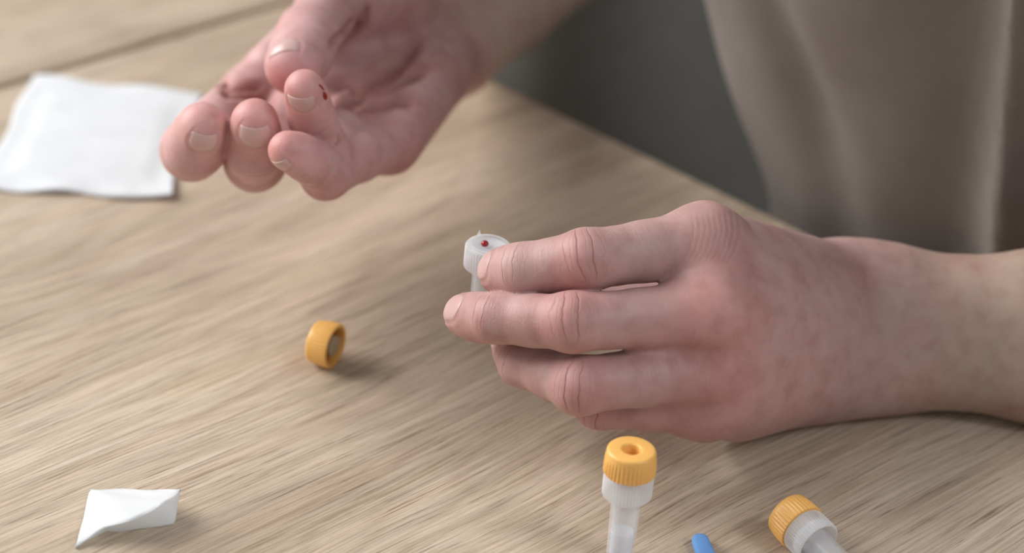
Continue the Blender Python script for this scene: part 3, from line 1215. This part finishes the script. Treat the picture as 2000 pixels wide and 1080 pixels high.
# loose cap on its side, open end to the right
ca = math.radians(-22)
cax = np.array([math.cos(ca), math.sin(ca), 0])
cc = Uh(636, 671, 7.65)
zl, yl = -cax, np.cross(-cax, np.array([0, 0, 1.0]))
o = empty('screw_cap', to_m(cc + cax * 3.75), Vector(-cax).to_track_quat('Z', 'Y').to_euler())
tag(o, 'loose orange screw cap lying on its side, open end showing a grey liner', 'cap')
lathe_obj('shell', CAP, M['orange'], o, NR, 40, .16)
lathe_obj('liner', [(.2, .2, 0), (3.2, .2, 0), (3.5, .5, 0), (3.55, 5.0, 0), (.2, 5.0, 0)], M['liner'], o, 48)

# blue plastic lancet
pb0, pb1 = Uh(1364, 1046, 2), Uh(1390, 1112, 2)
d2 = nrm(np.array([*(pb1 - pb0)[:2], 0]))
sd = np.array([-d2[1], d2[0], 0])
lan = empty('lancet', to_m(np.array([pb0[0], pb0[1], 0])), (0, 0, math.atan2(d2[1], d2[0])))
tag(lan, 'blue plastic lancet lying at the near edge beside the standing tube', 'lancet')


def paddle(L, w0, w1, th, x0=0.0, z0=0.0):
    rows = []
    nseg = 22
    V, Fc = [], []
    m = 16
    for i in range(nseg + 1):
        x = L * (1 - math.cos(math.pi * i / nseg)) / 2
        wv = w0 + (w1 - w0) * x / L
        e = min(1.0, math.sqrt(max(0, 1 - max(0, 1 - x / (w0 * 1.1)) ** 2)) + .02)
        e2 = min(1.0, math.sqrt(max(0, 1 - max(0, 1 - (L - x) / 1.5) ** 2)) + .02)
        for k in range(m):
            a = 2 * math.pi * k / m
            cy = math.copysign(abs(math.cos(a)) ** .55, math.cos(a)) * wv * e * e2
            cz = math.copysign(abs(math.sin(a)) ** .55, math.sin(a)) * th * min(1, e + .25) * e2
            V.append((x + x0, cy, th + cz + z0))
    for i in range(nseg):
        for k in range(m):
            a, b = i * m + k, i * m + (k + 1) % m
            Fc.append((a, b, b + m, a + m))
    V = np.array(V)
    close_ends(V, Fc, m)
    return V / 1000, Fc


V, Fc = paddle(26, 2.5, 3.4, 1.7)
mesh_obj('handle', V, Fc, M['blue'], lan, True, True)
V, Fc = paddle(20, 4.6, 5.0, 2.6, 24)
mesh_obj('grip', V, Fc, M['blue'], lan, True, True)


# square gauze swab, embossed middle, wavy hem
def sheet(name, corners, nu, nv, height, thick, mat, wave=None):
    A, B, C_, D = [np.asarray(c, float) for c in corners]
    V = []
    for i in range(nu + 1):
        for j in range(nv + 1):
            u, v = i / nu, j / nv
            p = (A * (1 - u) + B * u) * (1 - v) + (D * (1 - u) + C_ * u) * v
            p = p.copy()
            if wave:
                p[:2] += wave(u, v)
            p[2] = height(u, v)
            V.append(p)
    V = np.array(V)
    n = len(V)
    W = V.copy()
    W[:, 2] -= thick
    Fc = []
    c = nv + 1
    for i in range(nu):
        for j in range(nv):
            q = i * c + j
            Fc += [(q, q + c, q + c + 1, q + 1), (n + q, n + q + 1, n + q + c + 1, n + q + c)]
    ring = [j for j in range(nv)] + [i * c + nv for i in range(nu)] + [nu * c + j for j in range(nv, 0, -1)] + [i * c for i in range(nu, 0, -1)]
    for k in range(len(ring)):
        x, y = ring[k], ring[(k + 1) % len(ring)]
        Fc.append((x, y, y + n, x + n))
    ctr = V.mean(0)
    ctr[2] = 0
    V = np.concatenate([V, W]) - ctr
    o = mesh_obj(name, V / 1000, Fc, mat, None, True, True)
    o.location = to_m(ctr)
    return o


def sstep(a, b, x):
    t = min(1, max(0, (x - a) / (b - a)))
    return t * t * (3 - 2 * t)


def gz_h(u, v):
    m = min(u, 1 - u, v, 1 - v)
    z = 1.0 + .7 * sstep(.08, .2, m) + .25 * math.sin(u * 9 + v * 4) * (1 - sstep(0, .2, m))
    z += 1.0 * sstep(.80, 1.0, v) * (.6 + .4 * math.sin(u * 17 + 1)) + 1.4 * sstep(.8, 1, u) * sstep(.6, 1, v) + .8 * (1 - sstep(0, .15, v)) * (.5 + .5 * math.sin(u * 11))
    return z


g = sheet('gauze_pad', [Uh(64, 152), Uh(392, 186), Uh(332, 394), Uh(-42, 372)], 60, 48, gz_h, .9, M['gauze'],
          lambda u, v: np.array([.8 * math.sin(v * 13 + 1) * (abs(2 * u - 1) ** 4), 1.0 * math.sin(u * 12 + 2 * v) * (abs(2 * v - 1) ** 4)]))
tag(g, 'square white gauze pad lying flat beside the pricked hand', 'gauze')


# torn white tissue with one corner folded over
def tissue():
    A, B, E_ = Uh(175, 955, .5), Uh(352, 957, 7.5), Uh(147, 1069, .6)
    ridge = [Uh(352, 957, 7.5), Uh(318, 984, 8.5), Uh(262, 1014, 8.0), Uh(205, 1029, 5.0), Uh(160, 1058, 1.5), E_]
    topl = [B, Uh(310, 956, 5.0), Uh(262, 955, 2.5), Uh(220, 955, 1.0), A]
    # main leaf: ruled between the back and left edges (A side) and the ridge
    n, mrow = 24, 14

    def poly(pts, t):
        L = [np.linalg.norm(pts[i + 1] - pts[i]) for i in range(len(pts) - 1)]
        s = t * sum(L)
        for i, l in enumerate(L):
            if s <= l or i == len(L) - 1:
                return pts[i] + (pts[i + 1] - pts[i]) * min(1, s / l)
            s -= l
    back = topl + [Uh(163, 1010, .8), Uh(150, 1060, .6), E_]
    V, Fc = [], []
    for i in range(n + 1):
        t = i / n
        a, b = poly(back, t), poly(ridge, t)
        for j in range(mrow + 1):
            s = j / mrow
            p = a + (b - a) * s
            p[2] += .9 * math.sin(math.pi * s) * math.sin(math.pi * t) + .25 * math.sin(t * 23 + s * 9)
            V.append(p)
    c = mrow + 1
    for i in range(n):
        for j in range(mrow):
            q = i * c + j
            Fc.append((q, q + c, q + c + 1, q + 1))
    # folded flap hanging from the ridge to the table
    hem = [Uh(350, 962, 6.0), Uh(341, 1022, 1.0), Uh(290, 1031, .7), Uh(236, 1037, .6), Uh(207, 1035, .8), Uh(160, 1061, .8), E_]
    o0 = len(V)
    for i in range(n + 1):
        t = i / n
        a, b = poly(ridge, t), poly(hem, t)
        for j in range(mrow + 1):
            s = j / mrow
            p = a + (b - a) * s
            p[2] += .5 * math.sin(math.pi * s) + .2 * math.sin(t * 17 + s * 6) * s
            V.append(p)
    for i in range(n):
        for j in range(mrow):
            q = o0 + i * c + j
            Fc.append((q, q + c, q + c + 1, q + 1))
    V = np.array(V)
    V[:, 2] = np.maximum(V[:, 2], .35)
    ctr = V.mean(0)
    ctr[2] = 0
    o = mesh_obj('tissue', (V - ctr) / 1000, Fc, M['tissue'], None, True)
    bm = bmesh.new()
    bm.from_mesh(o.data)
    bmesh.ops.remove_doubles(bm, verts=bm.verts, dist=1e-5)
    bmesh.ops.recalc_face_normals(bm, faces=bm.faces)
    bm.to_mesh(o.data)
    bm.free()
    md = o.modifiers.new('thickness', 'SOLIDIFY')
    md.thickness = .00025
    o.location = to_m(ctr)
    tag(o, 'small torn white tissue with a folded edge, near the front left of the table', 'tissue')


tissue()

# blood on the pricked ring finger
def blood_on_finger(px, py, a, b, hgt):
    r = nrm(ray(px, py))
    t = 600.0
    for _ in range(60):
        t += float(sdf(R_chains, (CAMP + r * t)[None])[0]) * .9
    p = CAMP + r * t
    e = .3
    g = np.array([float(sdf(R_chains, (p + e * d)[None])[0] - sdf(R_chains, (p - e * d)[None])[0]) for d in np.eye(3)])
    n = nrm(g)
    f = R_rng.axes[-1]
    x = nrm(f - (f @ n) * n)
    y = np.cross(n, x)
    V, Fc = lathe([(.02, 1, 0), (.35, .93, 0), (.65, .75, 0), (.87, .4, 0), (1, 0, 0), (1, -.4, 0), (.02, -.5, 0)], 24)
    close_ends(V, Fc, 24)
    W = p + V[:, :1] * a * x + V[:, 1:2] * b * y + V[:, 2:3] * hgt * n
    tag(mesh_obj('blood_drop', to_m(W) - person_loc, Fc, M['blood'], person, True, True), 'dark red blood drop on the ring fingertip')


blood_on_finger(634, 187, 2.0, .9, .7)
blood_on_finger(628, 170, 1.6, .35, .25)
print('verts', len(AV))
